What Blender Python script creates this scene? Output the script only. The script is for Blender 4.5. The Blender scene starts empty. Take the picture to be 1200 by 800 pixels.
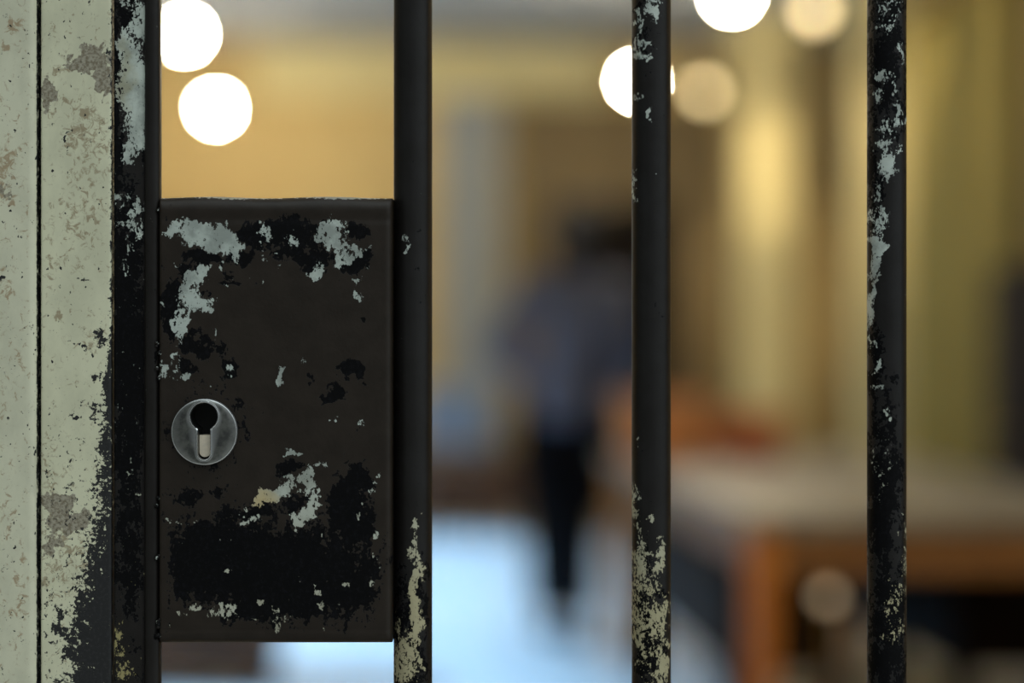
import bpy, bmesh, math, random
import numpy as np
from mathutils import Vector, Matrix, Euler

random.seed(7)
S = bpy.context.scene
COL = S.collection
PI = math.pi
F = 1200 * 50 / 23.6          # focal length in photo pixels
EYE = 1.16                    # camera height
DG = 1.31                     # distance of the gate face
MM = DG / F                   # metres per photo pixel on the gate face


def gx(x):
    return (x - 600) * MM


def gz(y):
    return EYE - (y - 400) * MM


def srgb(r, g, b):
    def f(c):
        c /= 255
        return c / 12.92 if c <= .04045 else ((c + .055) / 1.055) ** 2.4
    return (f(r), f(g), f(b), 1)


# ------------------------------------------------------------------ materials
class NT:
    def __init__(self, name):
        self.m = bpy.data.materials.new(name)
        self.m.use_nodes = True
        self.t = self.m.node_tree
        self.b = self.t.nodes['Principled BSDF']

    def n(self, typ, **kw):
        o = self.t.nodes.new(typ)
        for k, v in kw.items():
            setattr(o, k, v)
        return o

    def l(self, a, b):
        self.t.links.new(a, b)

    def put(self, sock, v):
        if hasattr(v, 'links'):
            self.l(v, sock)
        else:
            sock.default_value = v

    def math(self, op, a, b=0.0, c=None):
        o = self.n('ShaderNodeMath', operation=op)
        self.put(o.inputs[0], a)
        self.put(o.inputs[1], b)
        if c is not None:
            self.put(o.inputs[2], c)
        return o.outputs[0]

    def coords(self, kind='Object', scale=(1, 1, 1), off=(0, 0, 0)):
        tc = self.n('ShaderNodeTexCoord')
        mp = self.n('ShaderNodeMapping')
        mp.inputs['Scale'].default_value = scale
        mp.inputs['Location'].default_value = off
        self.l(tc.outputs[kind], mp.inputs['Vector'])
        return mp.outputs[0]

    def noise(self, vec, scale, detail=5, rough=.6, dist=0):
        o = self.n('ShaderNodeTexNoise')
        o.inputs['Scale'].default_value = scale
        o.inputs['Detail'].default_value = detail
        o.inputs['Roughness'].default_value = rough
        o.inputs['Distortion'].default_value = dist
        self.l(vec, o.inputs['Vector'])
        return o.outputs[0]

    def step(self, v, lo, hi, a=0., b=1.):
        o = self.n('ShaderNodeMapRange', interpolation_type='SMOOTHSTEP')
        self.put(o.inputs[0], v)
        o.inputs[1].default_value = lo
        o.inputs[2].default_value = hi
        o.inputs[3].default_value = a
        o.inputs[4].default_value = b
        return o.outputs[0]

    def mix(self, f, a, b):
        o = self.n('ShaderNodeMix', data_type='RGBA')
        self.put(o.inputs[0], f)
        self.put(o.inputs[6], a)
        self.put(o.inputs[7], b)
        return o.outputs[2]

    def fmix(self, f, a, b):
        o = self.n('ShaderNodeMix', data_type='FLOAT')
        self.put(o.inputs[0], f)
        self.put(o.inputs[2], a)
        self.put(o.inputs[3], b)
        return o.outputs[0]

    def attr(self, name):
        o = self.n('ShaderNodeAttribute', attribute_name=name)
        return o.outputs['Fac']

    def bump(self, h, strength=.3, dist=.001):
        o = self.n('ShaderNodeBump')
        o.inputs['Strength'].default_value = strength
        o.inputs['Distance'].default_value = dist
        self.l(h, o.inputs['Height'])
        self.l(o.outputs[0], self.b.inputs['Normal'])


def plain(name, c1, c2=None, rough=.6, metal=0., scale=8., stretch=(1, 1, 1), bump=.1, spec=.5):
    q = NT(name)
    v = q.coords('Object', stretch)
    n = q.noise(v, scale, 6, .6)
    c2 = c2 or tuple(x * .75 for x in c1[:3]) + (1,)
    q.put(q.b.inputs['Base Color'], q.mix(q.step(n, .35, .65), c1, c2))
    q.b.inputs['Roughness'].default_value = rough
    q.b.inputs['Metallic'].default_value = metal
    q.b.inputs['Specular IOR Level'].default_value = spec
    if bump:
        q.bump(n, bump, .004)
    return q.m


def emit(name, col, strength):
    q = NT(name)
    v = q.coords('Object')
    n = q.noise(v, 12, 2)
    q.put(q.b.inputs['Base Color'], (.8, .8, .8, 1))
    q.put(q.b.inputs['Emission Color'], q.mix(n, col, tuple(c * .97 for c in col[:3]) + (1,)))
    q.b.inputs['Emission Strength'].default_value = strength
    return q.m


C_IRON = srgb(42, 37, 33)
C_BLACK = srgb(8, 8, 9)
C_PALE = srgb(186, 194, 186)


def iron(name, pale=C_PALE, pale2=None, base=C_IRON, seed=0.0, amp=1.9, rough=.42):
    """dark gate paint with black chips (attribute chip) and old pale paint (attribute pale)"""
    q = NT(name)
    v = q.coords('Object', (1, 1, 1), (seed, seed * .7, seed * 1.3))
    vs = q.coords('Object', (1, 1, .55), (seed, seed * .7, seed * 1.3))
    big = q.noise(vs, 130, 7, .62, .3)
    fine = q.noise(v, 420, 5, .65)
    mott = q.noise(v, 60, 6, .6)
    j = q.math('MULTIPLY', q.math('SUBTRACT', big, .5), amp)
    j2 = q.math('MULTIPLY', q.math('SUBTRACT', fine, .5), amp * .8)
    chip = q.step(q.math('ADD', q.math('ADD', q.attr('chip'), j), j2), .46, .54)
    vp = q.coords('Object', (1, 1, .7), (seed + 3.1, seed, 1.7))
    big2 = q.noise(vp, 170, 6, .62, .4)
    fine2 = q.noise(vp, 620, 4, .65)
    k = q.math('MULTIPLY', q.math('SUBTRACT', big2, .5), amp)
    k2 = q.math('MULTIPLY', q.math('SUBTRACT', fine2, .5), amp * 1.4)
    near = q.step(q.attr('pale'), .0, .3, -.34, 0)
    pf = q.step(q.math('ADD', q.math('ADD', q.math('ADD', q.attr('pale'), near), k), k2), .45, .57)
    p1 = q.mix(q.step(mott, .4, .62), pale, tuple(c * .62 for c in pale[:3]) + (1,))
    if pale2:
        p1 = q.mix(q.attr('warm'), p1, pale2)
    body = q.mix(q.step(mott, .35, .66), base, tuple(c * m for c, m in zip(base[:3], (.72, .68, .62))) + (1,))
    blk = q.mix(q.step(fine, .5, .72), C_BLACK, srgb(20, 20, 23))
    c = q.mix(chip, body, blk)
    c = q.mix(pf, c, p1)
    r = q.fmix(chip, rough, .6)
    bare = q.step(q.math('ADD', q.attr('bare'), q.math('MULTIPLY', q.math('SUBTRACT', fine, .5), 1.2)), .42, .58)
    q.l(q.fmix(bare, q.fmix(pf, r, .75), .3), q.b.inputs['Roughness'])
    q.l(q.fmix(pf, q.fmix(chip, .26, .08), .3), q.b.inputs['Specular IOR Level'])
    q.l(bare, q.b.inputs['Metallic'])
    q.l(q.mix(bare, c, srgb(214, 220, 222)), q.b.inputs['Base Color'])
    h = q.math('ADD', q.math('MULTIPLY', chip, -.55), q.math('MULTIPLY', fine, .25))
    h = q.math('ADD', h, q.math('MULTIPLY', pf, -.15))
    q.bump(q.math('ADD', h, q.math('MULTIPLY', mott, .5)), .55, .0009)
    return q.m


def cream(name, base, stain, seed=0., amp=1.9):
    """pale frame paint: attribute chip = worn to dark iron, taupe = undercoat showing, dirt = brown grime"""
    q = NT(name)
    v = q.coords('Object', (1, 1, 1), (seed, 0, seed))
    big = q.noise(v, 150, 7, .62, .3)
    fine = q.noise(v, 480, 5, .66)
    soft = q.noise(q.coords('Object', (1, 1, .6), (seed + 2, 0, 0)), 28, 6, .6)
    j = q.math('ADD', q.math('MULTIPLY', q.math('SUBTRACT', big, .5), amp), q.math('MULTIPLY', q.math('SUBTRACT', fine, .5), amp * 1.1))
    chip = q.step(q.math('ADD', q.attr('chip'), j), .46, .54)
    v2 = q.coords('Object', (1, 1, .8), (seed + 5, 0, 1))
    n2 = q.noise(v2, 120, 7, .64, .5)
    tau = q.step(q.math('ADD', q.attr('taupe'), q.math('MULTIPLY', q.math('SUBTRACT', n2, .5), 2.2)), .47, .55)
    n3 = q.noise(q.coords('Object', (1, 1, .9), (seed + 9, 0, 3)), 210, 6, .7, .8)
    dirt = q.step(q.math('ADD', q.attr('dirt'), q.math('MULTIPLY', q.math('SUBTRACT', n3, .5), 2.8)), .36, .72)
    dot = q.noise(q.coords('Object', (1, 1, .8), (seed + 4, 0, 8)), 260, 2, .5)
    dots = q.step(dot, .675, .71)
    c = q.mix(q.step(soft, .42, .64), base, tuple(a * .86 for a in base[:3]) + (1,))
    c = q.mix(q.math('MULTIPLY', dirt, .7), c, stain)
    tcol = q.mix(q.step(fine, .4, .6), srgb(158, 152, 134), srgb(116, 106, 86))
    c = q.mix(tau, c, tcol)
    dk = q.mix(q.step(fine, .48, .7), srgb(16, 16, 17), srgb(40, 40, 41))
    c = q.mix(q.math('MAXIMUM', chip, dots), c, dk)
    q.l(c, q.b.inputs['Base Color'])
    q.l(q.fmix(chip, .5, .55), q.b.inputs['Roughness'])
    h = q.math('ADD', q.math('MULTIPLY', chip, -.7), q.math('MULTIPLY', tau, -.3))
    q.bump(q.math('ADD', h, q.math('MULTIPLY', soft, .3)), .5, .0007)
    return q.m


# ------------------------------------------------------------------ object helpers
def tag(o, label=None, cat=None, group=None, kind=None):
    if label: o['label'] = label
    if cat: o['category'] = cat
    if group: o['group'] = group
    if kind: o['kind'] = kind
    return o


def thing(name, label, cat, loc=(0, 0, 0), rz=0, group=None):
    o = bpy.data.objects.new(name, None)
    COL.objects.link(o)
    o.location = loc
    o.rotation_euler = (0, 0, rz)
    o.empty_display_size = .1
    return tag(o, label, cat, group)


def obj(name, bm, mat, parent=None, smooth=True, angle=40):
    if isinstance(bm, bmesh.types.BMesh):
        me = bpy.data.meshes.new(name)
        bm.to_mesh(me)
        bm.free()
    else:
        me = bm
    me.materials.clear()
    me.materials.append(mat)
    if smooth:
        for p in me.polygons:
            p.use_smooth = True
        try:
            me.set_sharp_from_angle(angle=math.radians(angle))
        except Exception:
            pass
    o = bpy.data.objects.new(name, me)
    COL.objects.link(o)
    if parent:
        o.parent = parent
    return o


def copy_tree(o, parent=None):
    c = o.copy()
    COL.objects.link(c)
    if parent:
        c.parent = parent
    for ch in list(o.children):
        copy_tree(ch, c)
    return c


def box(bm, lo, hi, bev=0., rot=None, piv=None, seg=2):
    r = bmesh.ops.create_cube(bm, size=1)
    vs = r['verts']
    c = [(a + b) / 2 for a, b in zip(lo, hi)]
    s = [b - a for a, b in zip(lo, hi)]
    for v in vs:
        v.co = Vector((v.co.x * s[0] + c[0], v.co.y * s[1] + c[1], v.co.z * s[2] + c[2]))
    if bev:
        es = list({e for v in vs for e in v.link_edges})
        rr = bmesh.ops.bevel(bm, geom=es, offset=bev, segments=seg, profile=.5, affect='EDGES')
        vs = list({v for f in rr['faces'] for v in f.verts} | {v for v in vs if v.is_valid})
    if rot:
        bmesh.ops.rotate(bm, verts=vs, cent=piv or c, matrix=Euler(rot).to_matrix())
    return vs


def nb():
    return bmesh.new()


def tube(bm, pts, rad, seg=12, cap=True):
    pts = [Vector(p) for p in pts]
    if not hasattr(rad, '__len__'):
        rad = [rad] * len(pts)
    rings = []
    for i, p in enumerate(pts):
        d = (pts[min(i + 1, len(pts) - 1)] - pts[max(i - 1, 0)]).normalized()
        a = d.orthogonal() if abs(d.z) > .9 else d.cross(Vector((0, 0, 1)))
        if abs(d.z) > .9:
            a = d.cross(Vector((0, 1, 0)))
        a.normalize()
        b = d.cross(a)
        rings.append([bm.verts.new(p + rad[i] * (math.cos(t * 2 * PI / seg) * a + math.sin(t * 2 * PI / seg) * b)) for t in range(seg)])
    for r0, r1 in zip(rings, rings[1:]):
        for t in range(seg):
            bm.faces.new((r0[t], r0[(t + 1) % seg], r1[(t + 1) % seg], r1[t]))
    if cap:
        bm.faces.new(list(reversed(rings[0])))
        bm.faces.new(rings[-1])
    bmesh.ops.recalc_face_normals(bm, faces=bm.faces)


def lathe(bm, prof, seg=24, org=(0, 0, 0)):
    o = Vector(org)
    rings = []
    for r, z in prof:
        rings.append([bm.verts.new(o + Vector((r * math.cos(t * 2 * PI / seg), r * math.sin(t * 2 * PI / seg), z))) for t in range(seg)])
    for r0, r1 in zip(rings, rings[1:]):
        for t in range(seg):
            bm.faces.new((r0[t], r0[(t + 1) % seg], r1[(t + 1) % seg], r1[t]))
    bm.faces.new(rings[0])
    bm.faces.new(rings[-1])
    bmesh.ops.recalc_face_normals(bm, faces=bm.faces)


def ball(bm, r, org, sub=3, sc=(1, 1, 1)):
    q = bmesh.ops.create_icosphere(bm, subdivisions=sub, radius=r)
    for v in q['verts']:
        v.co = Vector((v.co.x * sc[0], v.co.y * sc[1], v.co.z * sc[2])) + Vector(org)


# ------------------------------------------------------------------ wear maps
def vnoise(x, y, w, seed):
    r = np.random.RandomState(seed).rand(256, 256) * 2 - 1
    x, y = x / w, y / w
    xi, yi = np.floor(x).astype(int), np.floor(y).astype(int)
    fx, fy = x - xi, y - yi
    fx, fy = fx * fx * (3 - 2 * fx), fy * fy * (3 - 2 * fy)
    g = lambda a, b: r[a % 256, b % 256]
    return (g(xi, yi) * (1 - fx) + g(xi + 1, yi) * fx) * (1 - fy) + (g(xi, yi + 1) * (1 - fx) + g(xi + 1, yi + 1) * fx) * fy


def blobs(px, py, bl):
    f = np.zeros_like(px)
    ox, oy = px, py
    px = ox + 5 * vnoise(ox, oy, 17, 1) + 4 * vnoise(ox, oy, 8, 2) + 2.5 * vnoise(ox, oy, 4.5, 3)
    py = oy + 6 * vnoise(ox, oy, 19, 4) + 5 * vnoise(ox, oy, 9, 5) + 3 * vnoise(ox, oy, 5, 6)
    for b in bl:
        x, y, rx, ry = b[:4]
        a = math.radians(b[4]) if len(b) > 4 else 0
        s = b[5] if len(b) > 5 else 1
        dx, dy = px - x, py - y
        u = (dx * math.cos(a) + dy * math.sin(a)) / rx
        v = (-dx * math.sin(a) + dy * math.cos(a)) / ry
        f = np.maximum(f, s * (1 - .5 * (u * u + v * v)))
    return np.clip(f, 0, 1)


def set_attrs(me, world_off, **fields):
    """each field is a function of photo-frame coordinates of the vertex on the gate face"""
    n = len(me.vertices)
    co = np.empty(n * 3, dtype=np.float64)
    me.vertices.foreach_get('co', co)
    co = co.reshape(-1, 3) + np.array(world_off)
    px = co[:, 0] / MM + 600
    py = 400 - (co[:, 2] - EYE) / MM
    for k, fn in fields.items():
        at = me.attributes.new(k, 'FLOAT', 'POINT')
        at.data.foreach_set('value', np.asarray(fn(px, py), dtype=np.float32))


def lin(py, pts):
    return np.interp(py, [p[0] for p in pts], [p[1] for p in pts])


def grid_mesh(name, P):
    """P: array (rows, cols, 3) -> quad grid mesh"""
    r, c, _ = P.shape
    idx = np.arange(r * c).reshape(r, c)
    q = np.stack([idx[:-1, :-1], idx[:-1, 1:], idx[1:, 1:], idx[1:, :-1]], -1).reshape(-1, 4)
    me = bpy.data.meshes.new(name)
    me.from_pydata(P.reshape(-1, 3).tolist(), [], q.tolist())
    return me


def fine_z(lo, hi, step=.0016):
    """z levels: fine where the photo looks, coarse elsewhere"""
    a = np.arange(EYE - .235, EYE + .235, step)
    low = np.arange(lo, a[0] - .02, .05)
    up = np.arange(a[-1] + .03, hi, .05)
    return np.concatenate([low, a, up, [hi]])


def extrude_section(name, sec, lo, hi, closed=True):
    """sec: list of (x, y) outline; swept along z with end caps"""
    zs = fine_z(lo, hi)
    n = len(sec)
    V = [(x, y, z) for z in zs for x, y in sec]
    Fc = []
    for i in range(len(zs) - 1):
        for j in range(n if closed else n - 1):
            k = (j + 1) % n
            Fc.append((i * n + j, i * n + k, (i + 1) * n + k, (i + 1) * n + j))
    Fc.append(tuple(reversed(range(n))))
    Fc.append(tuple((len(zs) - 1) * n + j for j in range(n)))
    me = bpy.data.meshes.new(name)
    me.from_pydata(V, [], Fc)
    b = bmesh.new()
    b.from_mesh(me)
    bmesh.ops.recalc_face_normals(b, faces=b.faces)
    b.to_mesh(me)
    b.free()
    return me


def flat_section(x0, x1, yf, yb, rl, rr, dens=.0014):
    """front-facing strip from x0 to x1 with rounded front edges; front at yf, back at yb"""
    s = []
    for t in np.linspace(0, PI / 2, 6):
        s.append((x0 + rl * (1 - math.sin(t)) if False else x0 + rl * (1 - math.cos(t)), yf + rl * (1 - math.sin(t))))
    m = max(2, int((x1 - rr - x0 - rl) / dens))
    for x in np.linspace(x0 + rl, x1 - rr, m)[1:-1]:
        s.append((float(x), yf))
    for t in np.linspace(PI / 2, 0, 6):
        s.append((x1 - rr * (1 - math.cos(t)), yf + rr * (1 - math.sin(t))))
    s += [(x1, yb), (x0, yb)]
    return s


# ------------------------------------------------------------------ THE GATE
YF = DG                        # gate face
zero = lambda x, y: np.zeros_like(x)

# fixed pale frame: post beside the gate, head and far post
G0 = (gx(133), YF, 0.0)
frame_m = cream('chipped pale frame paint', srgb(212, 210, 180), srgb(128, 104, 72), 1.3)
trim_m = cream('stained pale casing paint', srgb(208, 206, 180), srgb(142, 110, 72), 7.7)

frame = thing('gate_frame', 'narrow pale painted iron gate post, chipped to dark metal down its edge, beside the lock', 'gate frame', (gx(88), YF, 0))
FO = Vector(frame.location)


def local(me, off):
    me.transform(Matrix.Translation(-Vector(off)))
    return me


def chip_post(px, py):
    # boundary of the solidly worn zone along the right edge
    b = lin(py, [(0, 131), (380, 130), (420, 126), (470, 119), (540, 117), (600, 113), (660, 101), (700, 88), (750, 76), (800, 80), (1000, 80)])
    w = lin(py, [(0, 3), (380, 4), (450, 8), (540, 22), (620, 30), (700, 26), (800, 30)])
    f = np.clip(.5 + (px - b) / (2 * w), 0, 1)
    lo = lin(py, [(0, .0), (430, .0), (520, .16), (600, .24), (800, .26)])
    f = np.maximum(f, lo * (px > 50))
    f = np.maximum(f, np.clip(1 - np.abs(px - 47) / 1.8, 0, 1) * .75)
    f = np.maximum(f, blobs(px, py, [(128, 60, 3, 12, 0, .7), (80, 163, 4, 4, 0, .8), (85, 172, 3, 4, 0, .75), (103, 4, 4, 3, 0, .85), (97, 330, 4, 3, 0, .8),
                                     (84, 401, 3, 3, 0, .8), (94, 400, 3, 3, 0, .8), (88, 488, 5, 5, 0, .85), (60, 120, 2, 6, 0, .6), (110, 480, 10, 14, 0, .6),
                                     (70, 735, 9, 7, 0, .8), (62, 740, 6, 9, 0, .7), (68, 715, 7, 8, 0, .75), (58, 690, 7, 6, 0, .55), (100, 410, 10, 3, 30, .6), (112, 440, 12, 5, -30, .62), (118, 395, 6, 16, 0, .6)]))
    return f


post_sec = flat_section(gx(47.5), gx(130.5), YF, YF + .05, .0012, .0012)
pm = extrude_section('post', post_sec, 0.0, 2.3)
set_attrs(pm, (0, 0, 0), chip=chip_post,
          taupe=lambda x, y: blobs(x, y, [(112, 68, 22, 20), (122, 95, 10, 18), (95, 75, 20, 6, 20, .8), (54, 110, 7, 20), (68, 590, 22, 14), (80, 610, 24, 22, 0, .8), (60, 640, 14, 20, 0, .6)]),
          dirt=lambda x, y: np.maximum(np.full_like(x, .18), blobs(x, y, [(100, 150, 26, 45, 0, .6), (95, 250, 30, 60, 0, .45), (60, 300, 10, 60, 0, .4), (85, 120, 30, 12, 20, .5), (60, 560, 12, 60, 0, .45), (75, 78, 12, 8, 0, .6), (70, 370, 4, 12, 0, .75), (115, 180, 18, 30, 0, .45), (64, 40, 10, 30, 0, .4), (110, 400, 16, 18, 0, .45), (80, 650, 40, 60, 0, .45)])))
obj('post', local(pm, FO), frame_m, frame)
pr = extrude_section('post', flat_section(gx(1795), gx(1880), YF, YF + .05, .0012, .0012), 0.0, 2.3)
set_attrs(pr, (0, 0, 0), chip=lambda x, y: np.full_like(x, .18), taupe=lambda x, y: np.full_like(x, .2), dirt=lambda x, y: np.full_like(x, .2))
obj('post', local(pr, FO), frame_m, frame)
hb = nb()
box(hb, (gx(47.5), YF, 2.3), (gx(1880), YF + .05, 2.345), .0012)
hme = bpy.data.meshes.new('head_bar')
hb.to_mesh(hme); hb.free()
set_attrs(hme, (0, 0, 0), chip=lambda x, y: np.full_like(x, .18), taupe=zero, dirt=lambda x, y: np.full_like(x, .2))
obj('head_bar', local(hme, FO), frame_m, frame)

# wall casing beside the post
cas = extrude_section('casing', flat_section(gx(-190), gx(44), YF - .006, YF + .05, .004, .0042, .002), 0.0, 2.42)
set_attrs(cas, (0, 0, 0), chip=lambda x, y: np.maximum(.02, np.maximum(.72 * (x > 43.8), blobs(x, y, [(2, 640, 3, 3, 0, .8), (1, 695, 3, 4, 0, .8), (3, 322, 3, 3, 0, .7)]))),
          taupe=lambda x, y: blobs(x, y, [(10, 222, 12, 14, 0, .65), (-60, 420, 30, 60, 0, .7)]),
          dirt=lambda x, y: np.where(x < 37, np.maximum(np.full_like(x, .2), blobs(x, y, [(18, 32, 14, 14, 0, .72), (8, 60, 10, 14, 0, .5), (8, 190, 14, 30, 0, .62), (10, 225, 12, 20, 0, .55), (5, 330, 12, 30, 0, .5), (12, 600, 14, 40, 0, .4), (24, 690, 10, 60, 0, .45)])), .05))
tag(obj('trim_1', cas, trim_m), 'stained pale painted wall casing with a rounded edge, left of the gate post', None, None, 'structure')
c2 = extrude_section('casing', flat_section(gx(1884), gx(2110), YF - .006, YF + .05, .0042, .004, .004), 0.0, 2.42)
set_attrs(c2, (0, 0, 0), chip=zero, taupe=zero, dirt=lambda x, y: np.full_like(x, .25))
tag(obj('trim_2', c2, trim_m), 'pale painted wall casing on the hinge side of the gate', None, None, 'structure')

gate = thing('iron_gate', 'dark iron barred gate with chipped paint and a big lock box', 'gate', G0)

# stile -------------------------------------------------------------
st_m = iron('stile paint', srgb(190, 198, 188), srgb(150, 140, 96), base=srgb(28, 25, 23), seed=2.0)


def stile_sec():
    s = [(gx(133), YF + .003), (gx(133.2), YF + .0012), (gx(134.5), YF + .0002)]
    for x in np.linspace(136, 166, 18):
        s.append((gx(float(x)), YF))
    s += [(gx(168), YF + .0009), (gx(169), YF + .0011)]
    cx, r = gx(178), 9.0 * MM
    for t in np.linspace(PI * .97, 0, 16):
        s.append((cx + r * math.cos(t), YF + .0015 - r * .75 * math.sin(t)))
    s += [(gx(187), YF + .008), (gx(133), YF + .008)]
    return s


sm = extrude_section('stile', stile_sec(), .09, 2.25)
set_attrs(sm, (0, 0, 0),
          pale=lambda x, y: np.where(x < 170, np.maximum(blobs(x, y, [(156, 95, 17, 48), (150, 60, 12, 20), (165, 20, 9, 30, 0, .85), (160, 120, 14, 40), (158, 150, 12, 22), (148, 178, 9, 14), (165, 140, 8, 30, 0, .7), (150, 5, 10, 8, 0, .4),
                                                        (142, 233, 10, 4, 0, .8), (150, 262, 18, 4, 0, .72), (161, 275, 6, 12, 0, .55), (160, 250, 6, 14, 0, .6), (148, 300, 4, 25, 0, .5), (165, 470, 4, 6, 0, .5), (157, 552, 5, 4, 0, .6), (162, 585, 5, 4, 0, .6),
                                                        (138, 755, 9, 20, 0, .62), (146, 788, 11, 12, 0, .66), (137, 770, 6, 30, 0, .5)]), .12), .03),
          chip=lambda x, y: np.where(x < 169, np.maximum(blobs(x, y, [(134, 200, 6, 400, 0, .9), (150, 15, 18, 24, 0, .7), (152, 30, 8, 12, 0, .9), (150, 420, 24, 200, 0, .95), (150, 640, 22, 90, 0, .75), (168, 120, 4, 120, 0, .65), (150, 250, 18, 14, 0, .8)]), .3),
                                     blobs(x, y, [(186, 420, 4, 10, 0, .8), (184, 730, 5, 16, 0, .7)])),
          warm=lambda x, y: np.clip((y - 500) / 200, 0, 1) + blobs(x, y, [(146, 90, 9, 40, 0, .45)]))
obj('stile', local(sm, G0), st_m, gate)
s2 = extrude_section('stile', flat_section(gx(1745), gx(1792), YF, YF + .04, .002, .002), .09, 2.25)
set_attrs(s2, (0, 0, 0), pale=lambda x, y: np.full_like(x, .2), chip=lambda x, y: np.full_like(x, .3), warm=zero)
obj('stile', local(s2, G0), st_m, gate)

# bars ----------------------------------------------------------------
BY = YF + .016


def bar(xc, half, seed, pale, chip, base=srgb(27, 25, 24), amp=1.9):
    r = half * MM
    cx = gx(xc)
    sec = [(cx + r * math.cos(t), BY + r * math.sin(t)) for t in np.linspace(0, 2 * PI, 49)[:-1]]
    me = extrude_section('bar', sec, .1, 2.24)
    set_attrs(me, (0, 0, 0), pale=pale, chip=chip, warm=lambda x, y: np.clip((y - 450) / 250, 0, 1))
    o = obj('bar', local(me, G0), iron('bar paint %d' % seed, C_PALE, srgb(170, 162, 130), base=base, seed=seed * 1.7, amp=amp), gate)
    return o


bar(482.5, 22.8, 3,
    lambda x, y: np.maximum(.0, blobs(x, y, [(488, 618, 5, 14, 0, .9), (486, 690, 6, 62, 0, .85), (476, 775, 14, 30, 0, .78), (470, 795, 12, 14, 0, .9), (488, 745, 6, 30, 0, .9), (478, 292, 3, 8, 0, .75), (474, 280, 3, 5, 0, .6), (465, 740, 4, 20, 0, .4), (480, 900, 20, 90, 0, .7)])),
    lambda x, y: np.maximum(.06, blobs(x, y, [(470, 730, 14, 60, 0, .7), (478, 800, 24, 60, 0, .75), (496, 700, 5, 60, 0, .6)])))
bar(765.2, 23.2, 4,
    lambda x, y: np.maximum(.0, blobs(x, y, [(764, 5, 11, 14, 0, .85), (770, 18, 7, 8, 0, .8), (750, 30, 5, 22, 0, .62), (757, 49, 5, 4, 0, .85), (748, 62, 5, 5, 0, .8), (757, 65, 3, 6, 0, .7), (749, 113, 5, 4, 0, .8), (763, 130, 3, 7, 0, .85), (745, 215, 3, 20, 0, .6),
                                             (746, 520, 3, 6, 0, .6), (746, 600, 5, 30, 0, .7), (761, 610, 3, 3, 0, .7), (750, 665, 10, 34, 0, .74), (775, 655, 7, 18, 0, .8), (760, 690, 12, 16, 0, .6), (776, 735, 10, 28, 0, .8), (752, 735, 10, 40, 0, .62), (775, 785, 9, 22, 0, .8), (760, 715, 24, 80, 0, .4), (765, 900, 24, 100, 0, .5)])),
    lambda x, y: np.maximum(.04, blobs(x, y, [(762, 735, 22, 90, 0, .75), (752, 25, 10, 40, 0, .55), (765, 900, 24, 100, 0, .7)])))
bar(1044.5, 23.2, 5,
    lambda x, y: np.maximum(.0, blobs(x, y, [(1042, 188, 9, 24, 0, .95), (1046, 178, 8, 16, 0, .8), (1051, 118, 4, 26, 0, .75), (1036, 90, 8, 14, 0, .6), (1030, 112, 6, 10, 0, .5), (1045, 145, 14, 12, 0, .55), (1040, 10, 14, 30, 0, .42), (1061, 60, 4, 14, 0, .6), (1063, 140, 4, 10, 0, .55),
                                             (1028, 226, 4, 18, 0, .7), (1031, 256, 7, 12, 0, .88), (1038, 250, 5, 6, 0, .6), (1030, 285, 7, 22, 0, .9), (1030, 312, 7, 14, 0, .9), (1026, 355, 4, 40, 0, .85), (1028, 430, 4, 12, 0, .7), (1037, 453, 5, 4, 0, .7), (1030, 455, 4, 5, 0, .7), (1042, 482, 4, 8, 0, .55),
                                             (1036, 540, 14, 60, 0, .22), (1062, 620, 4, 16, 0, .5), (1065, 650, 4, 26, 0, .5), (1050, 720, 16, 50, 0, .3)])),
    lambda x, y: np.maximum(.06, blobs(x, y, [(1040, 60, 26, 110, 0, .78), (1026, 200, 10, 80, 0, .7), (1028, 420, 10, 60, 0, .75), (1036, 580, 24, 140, 0, .82), (1042, 740, 26, 120, 0, .78), (1058, 120, 8, 40, 0, .6)])))
for k, xx in enumerate((1326, 1606)):
    bar(xx, 23, 6 + k, lambda x, y: np.full_like(x, .22), lambda x, y: np.full_like(x, .35))
for lo, hi in ((.09, .14), (2.2, 2.25)):
    b = nb()
    box(b, (gx(186), YF + .004, lo), (gx(1746), YF + .03, hi), .002)
    me = bpy.data.meshes.new('rail')
    b.to_mesh(me); b.free()
    set_attrs(me, (0, 0, 0), pale=lambda x, y: np.full_like(x, .2), chip=lambda x, y: np.full_like(x, .3), warm=zero)
    obj('rail', local(me, G0), st_m, gate)

# lock box --------------------------------------------------------------
LX0, LX1, LY0, LY1 = 187.5, 459.5, 231.0, 753.0
YB = YF - .004                                    # front of the box, a little proud of the stile
ESX, ESY = 241.2, 505.5


def axis(a, b, ra, rb, step):
    """positions with rounding depth for a panel edge profile (photo pixels)"""
    pos, dep = [], []
    for t in np.linspace(0, PI / 2, 8):
        pos.append(a + ra * (1 - math.cos(t))); dep.append(ra * (1 - math.sin(t)))
    for p in np.linspace(a + ra, b - rb, int((b - a - ra - rb) / step))[1:-1]:
        pos.append(float(p)); dep.append(0.)
    for t in np.linspace(PI / 2, 0, 8):
        pos.append(b - rb * (1 - math.cos(t))); dep.append(rb * (1 - math.sin(t)))
    return np.array(pos), np.array(dep)


ax, dx = axis(LX0, LX1, 4, 8, 2.2)
ay, dy = axis(LY0, LY1, 15, 13, 2.2)
X, Y = np.meshgrid(ax, ay)
D = np.sqrt(dx[None, :] ** 2 + dy[:, None] ** 2)
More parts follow.
